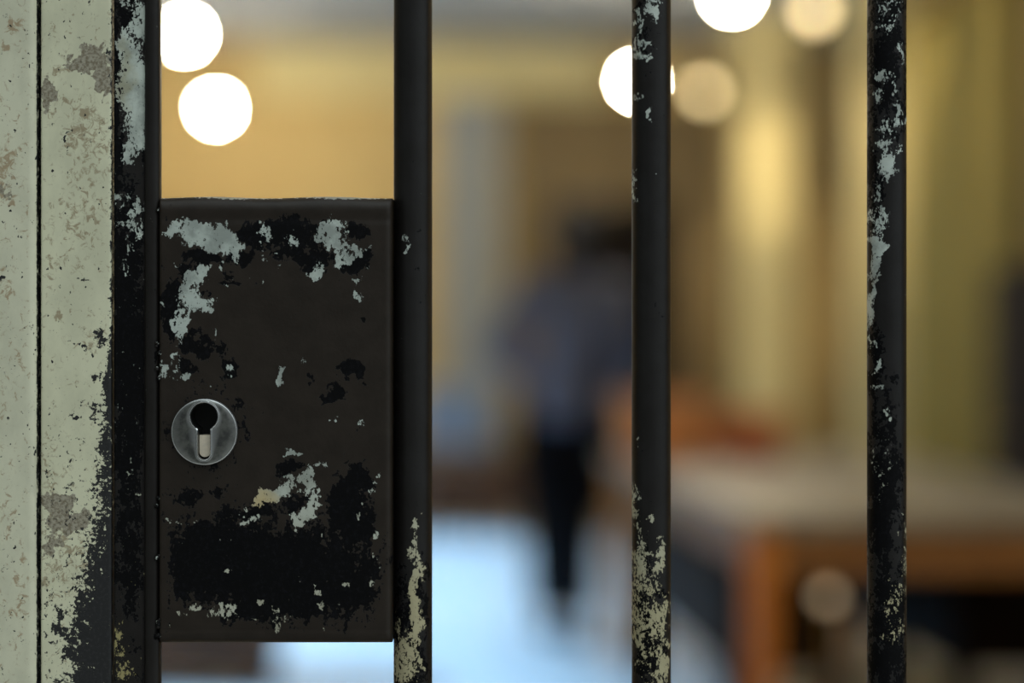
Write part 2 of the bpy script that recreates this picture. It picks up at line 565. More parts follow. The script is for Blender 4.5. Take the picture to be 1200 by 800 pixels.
# old sheet metal: slight waves, a shallow crease just inside the folded edges
D = D + .5 * np.sin(X * .021 + 1.0) * np.sin(Y * .013 + .4)
D = D + .9 * np.exp(-((Y - 257) / 5.5) ** 2) + .8 * np.exp(-((Y - 737) / 2.2) ** 2)
Yw = Y + .9 * np.sin(X * .045) * np.exp(-((Y - LY0) / 10) ** 2)
P = np.stack([gx(X), YB + D * MM, gz(Yw)], -1)
r, c = X.shape
idx = np.arange(r * c).reshape(r, c)
# keep the opening behind the escutcheon free
cxm = (X[:-1, :-1] + X[1:, 1:]) / 2
cym = (Y[:-1, :-1] + Y[1:, 1:]) / 2
keep = ((cxm - ESX) ** 2 + (cym - ESY) ** 2) > 34 ** 2
q = np.stack([idx[:-1, :-1], idx[1:, :-1], idx[1:, 1:], idx[:-1, 1:]], -1)[keep].tolist()
verts = P.reshape(-1, 3).tolist()
loop = list(idx[0, :]) + list(idx[1:, -1]) + list(idx[-1, -2::-1]) + list(idx[-2:0, 0])
n0 = len(verts)
for i in loop:
    v = verts[i]
    verts.append([v[0], YF + .034, v[2]])
m = len(loop)
for i in range(m):
    j = (i + 1) % m
    q.append([int(loop[i]), int(loop[j]), n0 + j, n0 + i])
q.append([n0 + i for i in range(m)])
lm = bpy.data.meshes.new('lock_box')
lm.from_pydata(verts, [], q)
b = bmesh.new(); b.from_mesh(lm)
bmesh.ops.delete(b, geom=[v for v in b.verts if not v.link_faces], context='VERTS')
bmesh.ops.recalc_face_normals(b, faces=b.faces)
b.to_mesh(lm); b.free()

PALE_BOX = [(203, 270, 13, 8), (236, 275, 28, 13), (262, 284, 18, 14), (276, 291, 7, 11, 0, .9), (311, 275, 6, 10, 0, .8), (342, 279, 8, 5, 0, .6), (391, 272, 15, 16), (400, 290, 11, 16, 0, .95), (372, 321, 11, 6, -20, .85), (420, 291, 7, 5, 0, .8), (378, 310, 5, 9, 0, .6),
            (232, 326, 15, 10, -30, .9), (226, 350, 13, 16, -20, .95), (240, 357, 13, 8, 40, .8), (216, 378, 8, 14, 10, .9), (211, 392, 6, 8, 0, .7), (262, 338, 6, 3, 0, .75), (254, 350, 4, 4, 0, .6), (222, 445, 7, 4, -30, .85), (197, 431, 4, 6, 0, .75), (208, 425, 4, 8, 0, .6),
            (263, 425, 4, 6, 0, .6), (422, 326, 5, 5, 0, .8), (421, 345, 4, 9, 0, .85), (330, 438, 4, 8, 10, .95), (357, 421, 3, 3, 0, .6), (420, 502, 4, 8, 0, .55), (392, 496, 3, 3, 0, .7), (378, 543, 6, 6, 0, .85), (206, 310, 5, 5, 0, .6), (193, 352, 3, 5, 0, .6),
            (318, 581, 19, 9, -12, .9), (338, 570, 9, 12, 10, .9), (305, 585, 6, 6, 0, .7), (361, 562, 7, 16, 10, .9), (366, 570, 6, 8, 0, .8), (369, 590, 9, 16, 10, 1), (355, 605, 14, 6, -20, .95), (296, 608, 13, 5, 0, .85), (341, 528, 9, 3, 0, .7), (283, 596, 6, 3, 0, .6),
            (374, 693, 4, 6, 0, .75), (354, 677, 3, 6, 0, .6), (266, 668, 3, 4, 0, .6), (441, 655, 3, 8, 0, .7), (440, 625, 3, 5, 0, .5), (330, 730, 10, 3, 0, .55), (300, 728, 5, 3, 0, .6), (265, 716, 16, 6, 0, .5), (230, 712, 10, 6, 0, .5), (210, 720, 6, 5, 0, .5),
            (437, 577, 3, 4, 0, .55), (217, 606, 26, 2, 3, .5)]
_r = random.Random(11)
for _k in range(70):
    _x, _y = _r.choice([(_r.uniform(195, 445), _r.uniform(262, 330)), (_r.uniform(195, 270), _r.uniform(300, 450)), (_r.uniform(195, 445), _r.uniform(560, 735)), (_r.uniform(430, 446), _r.uniform(540, 735)), (_r.uniform(195, 400), _r.uniform(712, 736))])
    PALE_BOX.append((_x, _y, _r.uniform(1.5, 4), _r.uniform(1.5, 4), 0, _r.uniform(.4, .75)))
CHIP_BOX = [(300, 281, 20, 16), (338, 277, 34, 15), (345, 298, 28, 12), (368, 312, 18, 14), (385, 300, 12, 14, 0, .8), (418, 268, 12, 14), (415, 303, 20, 14), (380, 265, 24, 6, 0, .8), (240, 303, 24, 11), (285, 303, 16, 9, 0, .9), (205, 355, 14, 26), (203, 382, 9, 14), (224, 402, 14, 12, 0, .8), (246, 404, 18, 13, 0, .95), (266, 428, 9, 12, 0, .9), (222, 432, 16, 9, 0, .8),
            (268, 333, 15, 5, -10, .9), (222, 322, 22, 12, 0, .75), (240, 345, 10, 8, 0, .6), (271, 320, 8, 7, 0, .6), (393, 458, 15, 8, -20, 1), (412, 434, 18, 9, 10, .95), (428, 444, 5, 10, 0, .8), (422, 376, 8, 5, 0, .8), (366, 440, 4, 6, 0, .75), (340, 546, 16, 12, 0, .9),
            (235, 578, 40, 14, 0, .62), (330, 655, 120, 46), (262, 660, 66, 52), (232, 650, 38, 44), (410, 610, 28, 55), (425, 560, 14, 22), (400, 575, 12, 12, 0, .8), (408, 690, 34, 42), (430, 660, 12, 50, 0, .8), (330, 705, 90, 26), (265, 700, 40, 30, 0, .8), (300, 600, 60, 14, 0, .7), (345, 590, 20, 20, 0, .7),
            (350, 690, 80, 36), (241, 505, 58, 56, 0, .42), (285, 470, 18, 14, 0, .42), (420, 510, 14, 14, 0, .3), (195, 500, 7, 300, 0, .36)]
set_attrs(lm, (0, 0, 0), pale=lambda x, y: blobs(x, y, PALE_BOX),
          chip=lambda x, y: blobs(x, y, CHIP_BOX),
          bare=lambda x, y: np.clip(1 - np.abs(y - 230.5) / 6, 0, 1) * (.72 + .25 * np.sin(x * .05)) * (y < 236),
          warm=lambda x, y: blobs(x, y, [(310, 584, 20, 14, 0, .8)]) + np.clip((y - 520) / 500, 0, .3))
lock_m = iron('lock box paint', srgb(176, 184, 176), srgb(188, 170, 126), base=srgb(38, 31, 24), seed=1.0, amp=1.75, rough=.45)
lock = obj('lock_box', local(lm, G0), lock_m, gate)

# weld lumps in the seam between box and stile
rnd = random.Random(4)
for yy, n in ((408, 5), (436, 3), (590, 2), (735, 6), (250, 2), (655, 2)):
    for _ in range(n):
        wb = nb()
        ball(wb, rnd.uniform(1.4, 3.2) * MM, (gx(186.5 + rnd.uniform(-2.5, 2.5)), YB + .0012, gz(yy + rnd.uniform(-11, 11))), 2)
        wme = bpy.data.meshes.new('weld_bead')
        wb.to_mesh(wme); wb.free()
        set_attrs(wme, (0, 0, 0), pale=lambda x, y: np.full_like(x, .2), chip=lambda x, y: np.full_like(x, .5), warm=zero)
        obj('weld_bead', local(wme, G0), st_m, lock)

# escutcheon: ring between a round rim and the profile keyhole


def keyhole(n=96, grow=0.):
    """outline around the centre, radius per polar angle (photo pixels); y grows downwards"""
    out = []
    for i in range(n):
        t = 2 * PI * i / n
        d = (math.cos(t), math.sin(t))
        best = 0
        lo_, hi_ = 0., 60.
        step = .1
        s = 0.
        while s < 60:
            x, y = d[0] * s, d[1] * s
            ins = (x * x + (y + 18.2) ** 2) < (15.8 + grow) ** 2 or (abs(x) < 7.2 + grow and -18 < y < 24.5) or (x * x + (y - 24.5) ** 2) < (7.2 + grow) ** 2
            if not ins:
                break
            s += step
        out.append((d[0] * s, d[1] * s))
    return out


NK = 96
inner = keyhole(NK)
rim = keyhole(NK, 2.4)
outer = [(39 * math.cos(2 * PI * i / NK), 39 * math.sin(2 * PI * i / NK)) for i in range(NK)]


def blend(a, b, t):
    return [(p[0] + (q_[0] - p[0]) * t, p[1] + (q_[1] - p[1]) * t) for p, q_ in zip(a, b)]


eb = nb()
rings = []
prof = [(outer, 0.3), (outer, 4.5), (blend(outer, [(0, 0)] * NK, .022), 6.0), (blend(outer, [(0, 0)] * NK, .05), 6.4)]
prof += [(blend(blend(outer, [(0, 0)] * NK, .05), rim, t), 6.4 + 1.2 * math.sin(t * PI / 2)) for t in (.33, .66, 1.0)]
prof += [(blend(rim, inner, .35), 8.9), (blend(rim, inner, .7), 9.0), (inner, 8.0), (inner, 1.0), (inner, -42.0)]
for o_, h in prof:
    rings.append([eb.verts.new((gx(ESX + x), YB - h * MM, gz(ESY + y))) for x, y in o_])
for r0, r1 in zip(rings, rings[1:]):
    for t in range(NK):
        eb.faces.new((r0[t], r0[(t + 1) % NK], r1[(t + 1) % NK], r1[t]))
bmesh.ops.recalc_face_normals(eb, faces=eb.faces)
eme = bpy.data.meshes.new('escutcheon')
eb.to_mesh(eme); eb.free()
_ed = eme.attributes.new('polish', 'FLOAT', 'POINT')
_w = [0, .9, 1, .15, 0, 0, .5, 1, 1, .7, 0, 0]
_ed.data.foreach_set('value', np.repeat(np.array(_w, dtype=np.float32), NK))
q_ = NT('brushed nickel')
v = q_.coords('Object', (1, 1, 1))
nn = q_.noise(q_.coords('Object', (3, 1, 1)), 900, 4, .7)
n2 = q_.noise(v, 200, 5)
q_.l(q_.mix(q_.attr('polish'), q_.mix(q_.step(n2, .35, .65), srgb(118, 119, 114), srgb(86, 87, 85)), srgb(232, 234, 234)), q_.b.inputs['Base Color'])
q_.b.inputs['Metallic'].default_value = 1
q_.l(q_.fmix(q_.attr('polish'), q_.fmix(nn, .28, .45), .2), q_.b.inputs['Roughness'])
q_.bump(nn, .25, .0003)
nickel = q_.m
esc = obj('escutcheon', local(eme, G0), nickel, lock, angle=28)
esc['label'] = 'round nickel keyhole plate'
# cylinder inside the hole: dark plug set deep, pale body in the slot
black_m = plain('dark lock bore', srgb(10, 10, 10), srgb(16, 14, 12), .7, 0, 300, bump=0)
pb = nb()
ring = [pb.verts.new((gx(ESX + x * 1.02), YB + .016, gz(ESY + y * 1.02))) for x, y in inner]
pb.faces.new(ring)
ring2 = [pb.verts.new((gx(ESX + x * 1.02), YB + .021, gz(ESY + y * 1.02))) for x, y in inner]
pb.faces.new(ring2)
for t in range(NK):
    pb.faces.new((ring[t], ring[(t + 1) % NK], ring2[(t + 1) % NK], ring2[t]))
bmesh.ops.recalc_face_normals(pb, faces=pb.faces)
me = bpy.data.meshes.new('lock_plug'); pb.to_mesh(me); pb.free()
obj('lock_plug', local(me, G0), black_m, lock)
sb = nb()
for k, (x, y0, y1) in enumerate([(0, 0, 0)]):
    pts = [(-6.4, 3.8), (6.4, 3.8)] + [(6.4 * math.cos(t), 23.5 + 6.0 * math.sin(t)) for t in np.linspace(0, PI, 12)]
    fr = [sb.verts.new((gx(ESX + a), YB + .0002, gz(ESY + b_))) for a, b_ in pts]
    bk = [sb.verts.new((gx(ESX + a), YB + .014, gz(ESY + b_))) for a, b_ in pts]
    sb.faces.new(fr); sb.faces.new(bk)
    for t in range(len(pts)):
        sb.faces.new((fr[t], fr[(t + 1) % len(pts)], bk[(t + 1) % len(pts)], bk[t]))
bmesh.ops.recalc_face_normals(sb, faces=sb.faces)
me = bpy.data.meshes.new('cylinder_body'); sb.to_mesh(me); sb.free()
cyl = obj('cylinder_body', local(me, G0), plain('pale cylinder end', srgb(222, 208, 186), srgb(208, 196, 176), .5, 0, 300, bump=0), lock)
cyl['label'] = 'pale cream cylinder end in the keyhole slot'

# ------------------------------------------------------------------ THE HALL
BW, LW, RW, CH = 14.5, -3.0, 2.2, 3.16     # back wall, left wall, right wall, ceiling


def at(x, y, d):
    return Vector(((x - 600) * d / F, d, EYE - (y - 400) * d / F))


def struct(name, bm, mat, label=None, smooth=False):
    return tag(obj(name, bm, mat, None, smooth), label, None, None, 'structure')


# floor: large pale tiles
qf = NT('polished pale floor tiles')
v = qf.coords('Object')
br = qf.n('ShaderNodeTexBrick')
br.offset = 0
br.inputs['Scale'].default_value = 1
br.inputs['Brick Width'].default_value = .6
br.inputs['Row Height'].default_value = .6
br.inputs['Mortar Size'].default_value = .004
br.inputs['Color1'].default_value = srgb(176, 174, 170)
br.inputs['Color2'].default_value = srgb(166, 164, 162)
br.inputs['Mortar'].default_value = srgb(110, 106, 100)
qf.l(v, br.inputs['Vector'])
nf = qf.noise(v, 5, 6)
qf.l(qf.mix(qf.step(nf, .35, .7), br.outputs[0], srgb(158, 154, 150)), qf.b.inputs['Base Color'])
qf.b.inputs['Roughness'].default_value = .35
b = nb(); box(b, (-6, -4, -.1), (6, BW + .2, 0))
struct('floor', b, qf.m, 'pale tiled hall floor with a cool patch of daylight')

grey_plaster = plain('grey ceiling plaster', srgb(150, 154, 154), srgb(140, 144, 144), .9, scale=3, bump=.05)
ochre = plain('ochre wall plaster', srgb(200, 174, 116), srgb(188, 162, 106), .85, scale=2.5, bump=.05)
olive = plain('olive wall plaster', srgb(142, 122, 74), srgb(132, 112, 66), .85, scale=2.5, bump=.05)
cool_pl = plain('cool grey plaster', srgb(150, 152, 148), srgb(140, 142, 138), .85, scale=3, bump=.05)
creamp = plain('cream frieze plaster', srgb(214, 200, 148), srgb(204, 190, 138), .85, scale=3, bump=.05)
oak = plain('dark oak', srgb(26, 18, 14), srgb(18, 12, 10), .75, spec=.12, scale=14, stretch=(1, 1, .12), bump=.1)
brown_wood = plain('brown panelling', srgb(126, 104, 62), srgb(108, 88, 50), .6, scale=10, stretch=(1, 1, .12), bump=.1)
orange_wood = plain('orange brown wood', srgb(196, 128, 54), srgb(172, 106, 38), .5, scale=12, stretch=(1, 1, .15), bump=.1)
dark_wood = plain('dark brown wood', srgb(84, 56, 34), srgb(64, 42, 26), .55, scale=12, stretch=(1, 1, .15), bump=.1)
stone_top = plain('grey table surface', srgb(150, 146, 138), srgb(138, 134, 126), .4, scale=20, bump=.03)
iron_dark = plain('dark lamp metal', srgb(40, 36, 32), None, .4, .8, 30, bump=.02)
brass = plain('aged brass', srgb(170, 130, 66), None, .3, 1., 30, bump=.02)
white_paint = plain('white frame paint', srgb(214, 212, 204), None, .5, 0, 8, bump=.03)

b = nb(); box(b, (LW - .2, 1.45, CH), (RW + .2, BW + .2, CH + .15))
struct('ceiling', b, grey_plaster, 'grey plaster hall ceiling')
b = nb(); box(b, (LW, BW, 0), (RW, BW + .2, CH))
struct('wall_back', b, ochre, 'ochre end wall of the hall')
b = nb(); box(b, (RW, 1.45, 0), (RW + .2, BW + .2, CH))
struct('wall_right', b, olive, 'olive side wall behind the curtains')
WY0, WY1, WZ0, WZ1 = 6.6, 13.2, .9, 2.85
b = nb()
box(b, (LW - .2, 1.45, 0), (LW, WY0, CH)); box(b, (LW - .2, WY1, 0), (LW, BW + .2, CH))
box(b, (LW - .2, WY0, 0), (LW, WY1, WZ0)); box(b, (LW - .2, WY0, WZ1), (LW, WY1, CH))
struct('wall_left', b, ochre, 'ochre side wall with the big window')
b = nb()
box(b, (LW - .2, YF + .05, 0), (gx(44), YF + .2, CH)); box(b, (gx(1884), YF + .05, 0), (RW + .2, YF + .2, CH)); box(b, (gx(44), YF + .05, 2.35), (gx(1884), YF + .2, CH))
struct('wall_front', b, cool_pl, 'grey wall that holds the gate')
b = nb(); box(b, (LW - .2, -4, 0), (LW, YF + .04, 8.)); box(b, (LW - .2, YF + .04, CH + .15), (RW + .2, YF + .2, 4.4))  # added out of view to keep the sun off the gate front
struct('wall_sunblock', b, cool_pl, 'tall grey unseen wall added on the near side of the gate to block the sun')
b = nb()
for y in (WY0, (WY0 * 2 + WY1) / 3, (WY0 + 2 * WY1) / 3, WY1):
    box(b, (LW - .14, y - .03, WZ0), (LW - .06, y + .03, WZ1), .004)
for z in (WZ0 + .03, WZ1 - .03):
    box(b, (LW - .14, WY0, z - .03), (LW - .06, WY1, z + .03), .004)
struct('window_1', b, white_paint, 'wide white framed window in the left hall wall')

# back wall trims
b = nb()
x0, x1 = at(300, 0, BW).x, at(712, 0, BW).x
box(b, (x0, BW - .07, at(0, 112, BW).z), (x1, BW, at(0, 52, BW).z), .008)
box(b, (x0, BW - .1, at(0, 116, BW).z), (x1, BW, at(0, 110, BW).z), .008)
struct('trim_3', b, creamp, 'cream frieze band along the top of the end wall')
b = nb()
x0, x1 = at(515, 0, BW).x, at(588, 0, BW).x
box(b, (x0, BW - .12, .14), (x1, BW, at(0, 116, BW).z), .01)
box(b, (x0 - .03, BW - .15, 0), (x1 + .03, BW, .14), .01)
struct('trim_4', b, cool_pl, 'pale grey pilaster on the end wall, left of the person')
b = nb()
x0, x1 = at(602, 0, BW).x, at(850, 0, BW).x
dx0, dx1 = at(646, 0, BW).x, at(792, 0, BW).x
dz = at(0, 238, BW).z
zt = at(0, 118, BW).z
box(b, (x0, BW - .05, 0), (dx0, BW, zt), .006); box(b, (dx1, BW - .05, 0), (x1, BW, zt), .006); box(b, (dx0, BW - .05, dz), (dx1, BW, zt), .006)
for xa, xb in ((x0 + .06, dx0 - .07), (dx1 + .07, x1 - .06)):
    for za, zb in ((.15, .9), (1.0, 2.0), (2.12, zt - .1)):
        box(b, (xa, BW - .062, za), (xb, BW - .05, zb), .005)
box(b, (x0 - .02, BW - .08, zt - .05), (x1 + .02, BW - .04, zt), .006)
struct('trim_5', b, brown_wood, 'brown wooden panelling around the dark door')
door = thing('door_1', 'dark oak door in the end wall behind the person', None, ((dx0 + dx1) / 2, BW, 0))
door['kind'] = 'structure'
w2 = (dx1 - dx0) / 2
b = nb(); box(b, (-w2, -.045, .005), (w2, -.005, dz), .003)
for za, zb in ((.15, .85), (.98, 1.9)):
    for s in (-1, 1):
        box(b, (s * w2 / 2 - w2 * .38, -.055, za), (s * w2 / 2 + w2 * .38, -.04, zb), .006)
obj('panel', b, oak, door, False)
b = nb(); tube(b, [(-w2 + .07, -.045, 1.0), (-w2 + .07, -.09, 1.0), (-w2 + .17, -.09, 1.0)], .009)
obj('handle', b, brass, door)
b = nb(); box(b, (LW, BW - .02, 0), (at(510, 0, BW).x, BW, .12), .004)
struct('baseboard_back', b, oak, 'dark baseboard of the end wall')


# columns
def column(d, px, w, label, mat):
    c_ = at(px, 0, d).x
    t = thing('column', label, 'column', (c_, d, 0))
    t['kind'] = 'structure'
    b = nb(); box(b, (-w / 2, -w / 2, .18), (w / 2, w / 2, CH - .22), .02); obj('shaft', b, mat, t)
    b = nb(); box(b, (-w / 2 - .05, -w / 2 - .05, 0), (w / 2 + .05, w / 2 + .05, .14), .01); box(b, (-w / 2 - .025, -w / 2 - .025, .13), (w / 2 + .025, w / 2 + .025, .185), .012); obj('base', b, mat, t)
    b = nb(); box(b, (-w / 2 - .025, -w / 2 - .025, CH - .24), (w / 2 + .025, w / 2 + .025, CH - .15), .012); box(b, (-w / 2 - .06, -w / 2 - .06, CH - .16), (w / 2 + .06, w / 2 + .06, CH), .01); obj('capital', b, mat, t)
    return c_


col_m = plain('cream column plaster', srgb(208, 194, 142), srgb(196, 182, 130), .8, scale=4, bump=.05)
cA = column(13.2, 897, .30, 'cream square column lit bright yellow, between the middle and third bars', col_m)
cB = column(11.6, 1042, .33, 'cream square column lit from above, seen on both sides of the third bar', col_m)

# curtains along the right wall
cur_m = plain('olive yellow curtain cloth', srgb(136, 122, 60), srgb(116, 102, 48), .85, scale=30, bump=.1)


def curtain(y0, y1, label, ph):
    t = thing('curtain', label, 'curtain', (RW - .12, (y0 + y1) / 2, 0), 0, 'curtains along the side wall')
    L = y1 - y0
    zs = np.linspace(.06, 2.78, 14)
    us = np.linspace(0, 1, 90)
    Pq = np.zeros((len(zs), len(us), 3))
    for i, z in enumerate(zs):
        a = .045 * (1.1 - .35 * (z / 2.8))
        Pq[i, :, 0] = a * np.sin(us * 2 * PI * L / .16 + ph + .4 * math.sin(z)) - .01
        Pq[i, :, 1] = (us - .5) * L + .012 * np.sin(us * 40 + z * 2)
        Pq[i, :, 2] = z
    me = grid_mesh('cloth', Pq)
    o = obj('cloth', me, cur_m, t, True, 180)
    md = o.modifiers.new('thickness', 'SOLIDIFY'); md.thickness = .006
    b = nb(); tube(b, [(0, -L / 2 - .08, 2.84), (0, L / 2 + .08, 2.84)], .014); ball(b, .028, (0, -L / 2 - .08, 2.84), 2); ball(b, .028, (0, L / 2 + .08, 2.84), 2)
    for s in (-1, 1):
        tube(b, [(.12, s * (L / 2 + .04), 2.84), (0, s * (L / 2 + .04), 2.84)], .008, 8)
    obj('curtain_rod', b, brass, t)
    for k in range(10):
        b = nb()
        lathe(b, [(.02, -.006), (.025, 0), (.02, .006)], 16, (0, 0, 0))
        bmesh.ops.rotate(b, verts=b.verts, cent=(0, 0, 0), matrix=Euler((PI / 2, 0, 0)).to_matrix())
        bmesh.ops.translate(b, verts=b.verts, vec=(0, -L / 2 + L * (k + .5) / 10, 2.835))
        obj('ring', b, brass, t)


curtain(10.1, 11.25, 'olive yellow curtain just right of the third bar', 0.)
curtain(9.15, 9.75, 'narrow olive yellow curtain near the right border, beside the dark cupboard', 1.)

cup = thing('cupboard', 'dark narrow cupboard against the side wall at the right border', 'cupboard', (RW - .03, 8.6, 0))
b = nb(); box(b, (-.16, -.5, .08), (0, .48, 1.42), .006); obj('body', b, oak, cup, False)
b = nb(); box(b, (-.18, -.52, 1.42), (0, .5, 1.46), .006); obj('top', b, oak, cup, False)
b = nb(); box(b, (-.15, -.48, 0), (0, .46, .08), .004); obj('plinth', b, oak, cup, False)
for s in (0, 1):
    b = nb(); box(b, (-.18, -.49 + .485 * s, .1), (-.16, -.015 + .485 * s, 1.4), .004); box(b, (-.188, -.42 + .485 * s, .2), (-.178, -.085 + .485 * s, 1.3), .004)
    d_ = obj('door', b, oak, cup, False)
    b = nb(); ball(b, .016, (-.2, -.05 + .08 * s, .8), 2); obj('knob', b, brass, d_)

ch = thing('chest', 'low dark wooden chest at the foot of the end wall, behind the blue grey chair', 'chest', (at(520, 0, 14.1).x, 14.05, 0))
b = nb(); box(b, (-.5, -.2, .05), (.48, .2, .4), .008); obj('body', b, dark_wood, ch, False)
b = nb(); box(b, (-.52, -.22, .4), (.5, .21, .45), .01); obj('lid', b, dark_wood, ch, False)
for sx in (-.44, .42):
    for sy in (-.15, .15):
        b = nb(); box(b, (sx - .04, sy - .04, 0), (sx + .04, sy + .04, .06), .006); obj('foot', b, dark_wood, ch, False)

# pendant lamps ------------------------------------------------------------
lamp_hot = emit('bright globe glass', (1., .84, .60, 1), 640.)
lamp_dim = emit('amber globe glass', (1., .74, .30, 1), 5.)


def pendant(px, py, z, r, mat, label, group):
    d = (z - EYE) * F / (400 - py)
    x = (px - 600) * d / F
    t = thing('pendant_lamp', label, 'lamp', (x, d, CH), 0, group)
    k = z - CH
    b = nb(); lathe(b, [(.05, 0), (.05, -.008), (.035, -.025), (.008, -.03)], 20); obj('ceiling_rose', b, iron_dark, t)
    b = nb(); tube(b, [(0, 0, -.025), (0, 0, k + r + .05)], .004, 8); obj('cord', b, iron_dark, t)
    b = nb(); lathe(b, [(.006, k + r + .06), (.022, k + r + .05), (.026, k + r + .01), (.028, k + r - .012)], 16); obj('lamp_holder', b, iron_dark, t)
    b = nb(); ball(b, r, (0, 0, k), 3); obj('globe', b, mat, t)


pendant(253, 127, 2.58, .042, lamp_hot, 'white glowing globe lamp just above the lock box', 'glowing pendant lamps')
pendant(217, 40, 2.58, .040, lamp_hot, 'white glowing globe lamp cut off by the gate stile in the upper left', 'glowing pendant lamps')
pendant(747, 95, 2.58, .044, lamp_hot, 'white glowing globe lamp half hidden behind the middle bar', 'glowing pendant lamps')
pendant(858, -8, 2.58, .044, lamp_hot, 'white glowing globe lamp cut by the top border, right of the middle bar', 'glowing pendant lamps')
pendant(826, 107, 2.58, .044, lamp_dim, 'dim yellow globe lamp just right of the middle bar', 'dim pendant lamps')
pendant(955, 12, 2.58, .044, lamp_dim, 'dim amber globe lamp at the top border near the third bar', 'dim pendant lamps')


for xx in (-1.3, 1.05):  # extra lamps out of view, added to brighten the near faces
    pendant(600 + xx * F / 3.2, 400 - 1.42 * F / 3.2, 2.58, .055, lamp_hot, 'unseen hanging globe lamp added to light the near half of the hall, %s' % ('window side' if xx < 0 else 'curtain side'), 'glowing pendant lamps')


# spotlights on the ceiling
def spot(loc, target, power, size, label, blend_=.8):
    t = thing('ceiling_spotlight', label, 'spotlight', loc, 0, 'ceiling spotlights')
    d = (Vector(target) - Vector(loc)).normalized()
    b = nb(); lathe(b, [(.045, 0), (.045, -.02), (.01, -.022)], 20); tube(b, [(0, 0, -.02), (0, 0, -.1)], .008, 8); obj('mount', b, iron_dark, t)
    b = nb()
    c_ = Vector((0, 0, -.12))
    tube(b, [c_ - d * .07, c_ - d * .06, c_ + d * .05], [.02, .042, .045], 20, False)
    obj('can', b, iron_dark, t)
    L = bpy.data.lights.new('spot_beam', 'SPOT')
    L.energy = power; L.spot_size = math.radians(size); L.spot_blend = blend_; L.color = (1, .82, .52); L.shadow_soft_size = .03
    o = bpy.data.objects.new('spot_beam', L); COL.objects.link(o); o.parent = t
    o.location = c_ + d * .06
    o.rotation_euler = d.to_track_quat('-Z', 'Y').to_euler()


spot((cA - .25, 11.2, CH), (cA, 13.05, 2.3), 150, 25, 'ceiling spotlight aimed at the bright yellow column')
spot((cB - .25, 9.9, CH), (cB + .02, 11.45, 2.1), 90, 40, 'ceiling spotlight aimed at the column behind the third bar')

# table --------------------------------------------------------------------
tab = thing('long_table', 'long table with grey top and orange brown wooden legs, right of the person', 'table', (.94, 6.6, 0), math.radians(4.2))
TL, TW = 1.42, .50
b = nb(); box(b, (-TW, -TL, .715), (TW, TL, .755), .006); obj('table_top', b, stone_top, tab, False)
b = nb()
for s in (-1, 1):
    box(b, (s * (TW - .06) - .012, -TL + .08, .6), (s * (TW - .06) + .012, TL - .08, .715), .003)
    box(b, (-TW + .06, s * (TL - .07) - .012, .6), (TW - .06, s * (TL - .07) + .012, .715), .003)
obj('apron', b, plain('brown apron wood', srgb(150, 108, 64), srgb(126, 88, 50), .55, scale=12, stretch=(1, .2, 1), bump=.1), tab, False)
for sx in (-1, 1):
    for sy in (-1, 1):
        b = nb(); x, y = sx * (TW - .06), sy * (TL - .07)
        vs = box(b, (x - .04, y - .04, 0), (x + .04, y + .04, .715), .005)
        for v_ in b.verts:
            if v_.co.z < .3:
                v_.co.x = x + (v_.co.x - x) * .75; v_.co.y = y + (v_.co.y - y) * .75
        obj('leg', b, orange_wood, tab, False)




def bench(loc, rz, L, label):
    t = thing('bench', label, 'bench', loc, rz, 'benches under the long table')
    b = nb(); box(b, (-.18, -L / 2, .52), (.18, L / 2, .57), .008); obj('seat', b, oak, t, False)
    b = nb(); box(b, (-.155, -L / 2 + .04, .28), (.155, L / 2 - .04, .52), .004); obj('seat_box', b, oak, t, False)
    for sx in (-1, 1):
        for sy in (-1, 1):
            x, y = sx * .13, sy * (L / 2 - .08)
            b = nb(); box(b, (x - .03, y - .03, 0), (x + .03, y + .03, .29), .004); obj('leg', b, oak, t, False)


bench((.66, 6.65, 0), math.radians(4.2), 1.9, 'dark wooden box bench under the long side of the table')
bench((1.27, 6.7, 0), math.radians(4.2), 1.9, 'dark wooden box bench under the table, by the third bar')

# orange boxes on the table
card_o = plain('orange card', srgb(216, 150, 96), srgb(202, 134, 80), .7, scale=10, bump=.04)
card_r = plain('rust card', srgb(196, 116, 66), srgb(180, 100, 54), .7, scale=10, bump=.04)


def carton(loc, rz, sx, sy, sz, mat, label):
    t = thing('storage_box', label, 'box', loc, rz, 'boxes on the long table')
    b = nb(); box(b, (-sx / 2, -sy / 2, 0), (sx / 2, sy / 2, sz), .005); obj('body', b, mat, t, False)
    b = nb(); box(b, (-sx / 2 - .006, -sy / 2 - .006, sz - .05), (sx / 2 + .006, sy / 2 + .006, sz + .008), .004); obj('lid', b, mat, t, False)


zt_ = .7555
carton((.52, 7.5, zt_), .1, .27, .2, .21, card_o, 'orange box on the far end of the long table, beside the person')
carton((.83, 7.62, zt_), -.15, .24, .2, .15, card_r, 'rust coloured box on the long table, right of the orange one')

# glowing ball under the table, added in place of a specular highlight
nl = thing('highlight_ball', 'small glowing tan ball standing in for a highlight low beneath the long table', 'lamp', tuple(at(970, 700, 5.5)[:2]) + (0,))
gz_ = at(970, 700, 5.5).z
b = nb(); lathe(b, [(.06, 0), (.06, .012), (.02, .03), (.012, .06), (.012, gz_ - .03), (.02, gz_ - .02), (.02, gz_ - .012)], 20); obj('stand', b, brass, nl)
b = nb(); ball(b, .022, (0, 0, gz_), 2); obj('globe', b, emit('tan highlight glow', (1., .72, .42, 1), 1.0), nl)

# chairs ---------------------------------------------------------------------
blue_pad = plain('blue grey upholstery', srgb(112, 120, 132), srgb(100, 108, 120), .85, scale=60, bump=.1)


